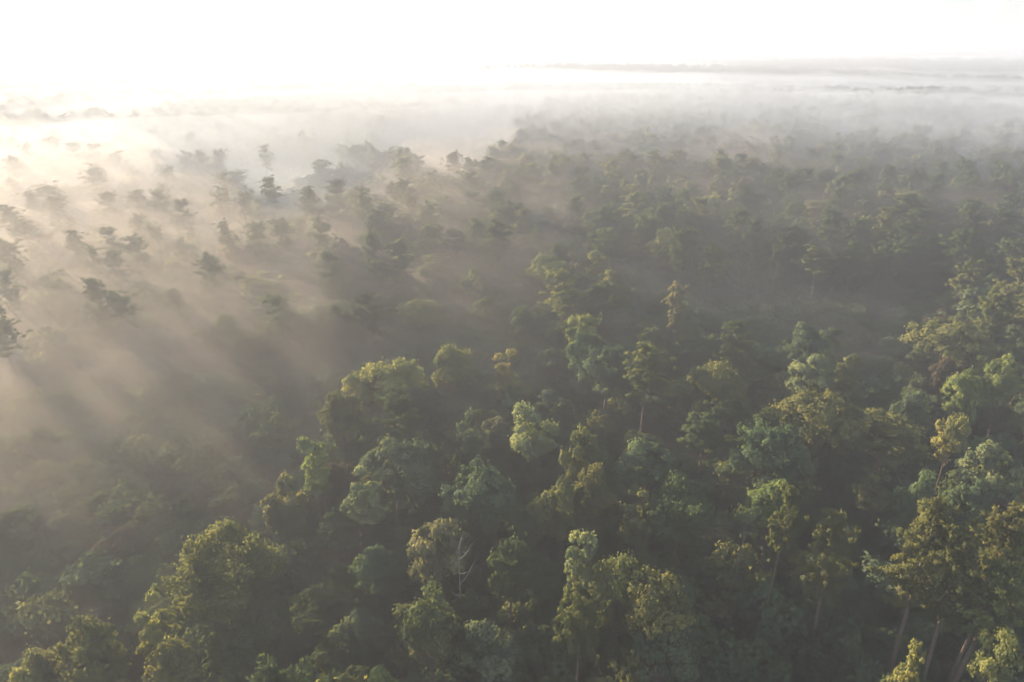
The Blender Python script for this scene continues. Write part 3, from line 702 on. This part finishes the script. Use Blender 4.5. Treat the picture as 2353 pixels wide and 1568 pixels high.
def mass(name, pts, coll, label, cat):
    """pts: list of (x, y, z, sx, sz, rot, index)"""
    A = np.array(pts, np.float32)
    me = bpy.data.meshes.new(name); me.vertices.add(len(A)); me.vertices.foreach_set('co', A[:, :3].ravel())
    a = me.attributes.new('sc', 'FLOAT_VECTOR', 'POINT'); a.data.foreach_set('vector', A[:, [3, 3, 4]].ravel())
    a = me.attributes.new('ro', 'FLOAT_VECTOR', 'POINT'); z = np.zeros((len(A), 3), np.float32); z[:, 2] = A[:, 5]; a.data.foreach_set('vector', z.ravel())
    a = me.attributes.new('ix', 'INT', 'POINT'); a.data.foreach_set('value', A[:, 6].astype(np.int32))
    o = bpy.data.objects.new(name, me); C.objects.link(o); tag(o, label, cat, kind='stuff')
    ng = bpy.data.node_groups.new(name, 'GeometryNodeTree')
    ng.interface.new_socket('Geometry', in_out='INPUT', socket_type='NodeSocketGeometry')
    ng.interface.new_socket('Geometry', in_out='OUTPUT', socket_type='NodeSocketGeometry')
    N = ng.nodes; L = ng.links
    gi = N.new('NodeGroupInput'); go = N.new('NodeGroupOutput'); ip = N.new('GeometryNodeInstanceOnPoints')
    mp = N.new('GeometryNodeMeshToPoints')
    ci = N.new('GeometryNodeCollectionInfo'); ci.inputs[0].default_value = coll; ci.inputs['Separate Children'].default_value = True; ci.inputs['Reset Children'].default_value = True
    def na_(nm, ty):
        q = N.new('GeometryNodeInputNamedAttribute'); q.data_type = ty; q.inputs[0].default_value = nm; return q.outputs[0]
    L.new(gi.outputs[0], ip.inputs['Points'])
    L.new(ci.outputs[0], ip.inputs['Instance']); ip.inputs['Pick Instance'].default_value = True
    L.new(na_('ix', 'INT'), ip.inputs['Instance Index']); L.new(na_('ro', 'FLOAT_VECTOR'), ip.inputs['Rotation']); L.new(na_('sc', 'FLOAT_VECTOR'), ip.inputs['Scale'])
    L.new(ip.outputs[0], go.inputs[0])
    N.remove(mp)
    md = o.modifiers.new('scatter', 'NODES'); md.node_group = ng
    return o
NEARX = [(*P, M_FAR) for P in BL[:5] + PN[:3]]
farc = hidden('far_trees', FARB + FARP + NEARX)
rest = [t for t in wood if not t.get('single')]
pts = []
for t in rest:
    i = (t['pr'] % 6) if t['k'] == 'b' else 6 + t['pr'] % 5
    if math.hypot(t['x'], t['y']) < 170: i = 11 + (t['pr'] % 5 if t['k'] == 'b' else 5 + t['pr'] % 3)
    P = (FARB + FARP + NEARX)[i]; pts.append((t['x'], t['y'], t['z'], t['w'] / P[1], t['h'] / P[2], t['rot'], i))
for (r0, r1, st, sc) in ((1000, 2600, 13, 1.25), (2600, 8600, 34, 2.1)):
    X, Y, r = scatter(r0, r1, -.85, .80, st, int(r0))
    den = fbm(X / 400, Y / 260, 3)
    ok = den > .33; X, Y = X[ok], Y[ok]
    Zt = terrain(X, Y)
    for i in range(len(X)):
        ix = int(r.integers(11)); P = (FARB + FARP)[ix]; h = (18 if ix < 6 else 23) + 6 * r.random()
        pts.append((X[i], Y[i], Zt[i], sc * (.9 + .3 * r.random()), h / P[2], r.random() * 6.28, ix))
mass('distant_forest', pts, farc, 'hazy unbroken forest beyond the nearer trees, fading towards the horizon', 'forest')
print('far', len(pts), 'things', len(things), [sum(1 for t in things if t['k'] == k) for k in 'bpd'])

def shrub(seed, W, H):
    return broadleaf(seed, W, H, 14, 3200, .33, .1, 1.25, 0, limbs=False, mat=M_SHRUB)
shc = hidden('shrubs', [shrub(500 + i, 6, 5) for i in range(6)])
X, Y, r = scatter(8, 620, -1.1, .80, 3.9, 77)
cls, px, py, d = density_class(X, Y)
Zt = terrain(X, Y); pts = []
pg, qg, _ = pix(X, Y, Zt + 2); clr = inside(pg, qg, CLEAR); yng = inside(pg, qg, YOUNG)
for i in range(len(X)):
    if clr[i] or yng[i]: continue
    s = .5 + 1.0 * r.random() ** 2
    hh = s * (.9 + .5 * r.random()) * (1.2 if cls[i] == 2 else 1.0); s *= 1.15
    pts.append((X[i], Y[i], Zt[i] - .3, s, hh, r.random() * 6.28, int(r.integers(6))))
mass('undergrowth', pts, shc, 'dense dim undergrowth of shrubs and saplings beneath the trees', 'undergrowth')
print('shrubs', len(pts))

# the block of young pines planted close together, and the pale clearing beside it
M_YOUNG = leaf_mat('young_needles', 'random', [(.10, .13, .055), (.085, .115, .05), (.11, .125, .055), (.09, .13, .06)])
FY = [pine(600 + i, 4.5, 12, 16, 12, 1.0, .12, mat=M_YOUNG) for i in range(4)]
yc = hidden('young_trees', FY)
r = np.random.default_rng(91); X = r.uniform(-200, 100, 9000); Y = r.uniform(150, 520, 9000)
pg, qg, _ = pix(X, Y, terrain(X, Y) + 2); ok = inside(pg, qg, YOUNG); X, Y = X[ok], Y[ok]
kp = spaced(X, Y, np.full(len(X), 3.4), []); X, Y = X[kp], Y[kp]; Zt = terrain(X, Y)
mass('young_pine_stand', [(X[i], Y[i], Zt[i], .8 + .3 * r.random(), .85 + .3 * r.random(), r.random() * 6.28, int(r.integers(4))) for i in range(len(X))], yc,
     'block of close-planted pale green young pines beyond the clearing', 'pine stand')
M_GRASS = noise_mat('meadow_grass', (.16, .17, .075), (.30, .27, .15), .05, detail=8)
cx_ = [at(a, b, 1) for a, b in CLEAR]; gx = np.linspace(min(a for a, _ in cx_) - 10, max(a for a, _ in cx_) + 10, 70); gy = np.linspace(min(b for _, b in cx_) - 10, max(b for _, b in cx_) + 10, 70)
GX, GY = np.meshgrid(gx, gy, indexing='ij'); a_, b_, _ = pix(GX, GY, terrain(GX, GY))
wv = (fbm(GX / 12, GY / 12, 3) - .5) * 14
inn = inside(a_ + wv, b_ + wv, CLEAR); I = np.arange(4900).reshape(70, 70)
q = np.stack([I[:-1, :-1], I[1:, :-1], I[1:, 1:], I[:-1, 1:]], -1)[inn[:-1, :-1]]
me = smooth(mesh('clearing', np.stack([GX, GY, terrain(GX, GY) + .12], -1).reshape(-1, 3), q.reshape(-1, 4), M_GRASS))
o = bpy.data.objects.new('clearing', me); C.objects.link(o); tag(o, kind='structure')

# the far radio mast on the horizon
mx_, my_ = at(1913, 104.5, 40); R_ = 4000 / math.hypot(mx_, my_); mx_ *= R_; my_ *= R_
mz = float(terrain(mx_, my_))
root = bpy.data.objects.new('radio_mast', None); C.objects.link(root); root.location = (mx_, my_, mz)
tag(root, 'thin grey radio mast standing alone on the far horizon', 'radio mast')
M_STEEL = noise_mat('galvanised_steel', (.30, .31, .32), (.42, .43, .44), 1.0)
T = Tubes(); hm = 98 - mz
for k in range(3):
    a = k * 2.094; T.add([(1.4 * math.cos(a), 1.4 * math.sin(a), z) for z in np.linspace(0, hm, 5)], [.22] * 5, 6)
for j in range(32):
    z0, z1 = hm * j / 32, hm * (j + 1) / 32
    for k in range(3):
        a, b = k * 2.094, (k + 1) * 2.094
        T.add([(1.4 * math.cos(a), 1.4 * math.sin(a), z0), (1.4 * math.cos(b), 1.4 * math.sin(b), z1)], [.09, .09], 4)
for nm, mm in (('lattice', T), ):
    o = bpy.data.objects.new(nm, mm.mesh(nm, M_STEEL)); C.objects.link(o); o.parent = root
T = Tubes(); T.add([(0, 0, hm), (0, 0, hm + 3), (0, 0, hm + 7)], [.16, .12, .05], 6)
o = bpy.data.objects.new('antenna', T.mesh('antenna', M_STEEL)); C.objects.link(o); o.parent = root
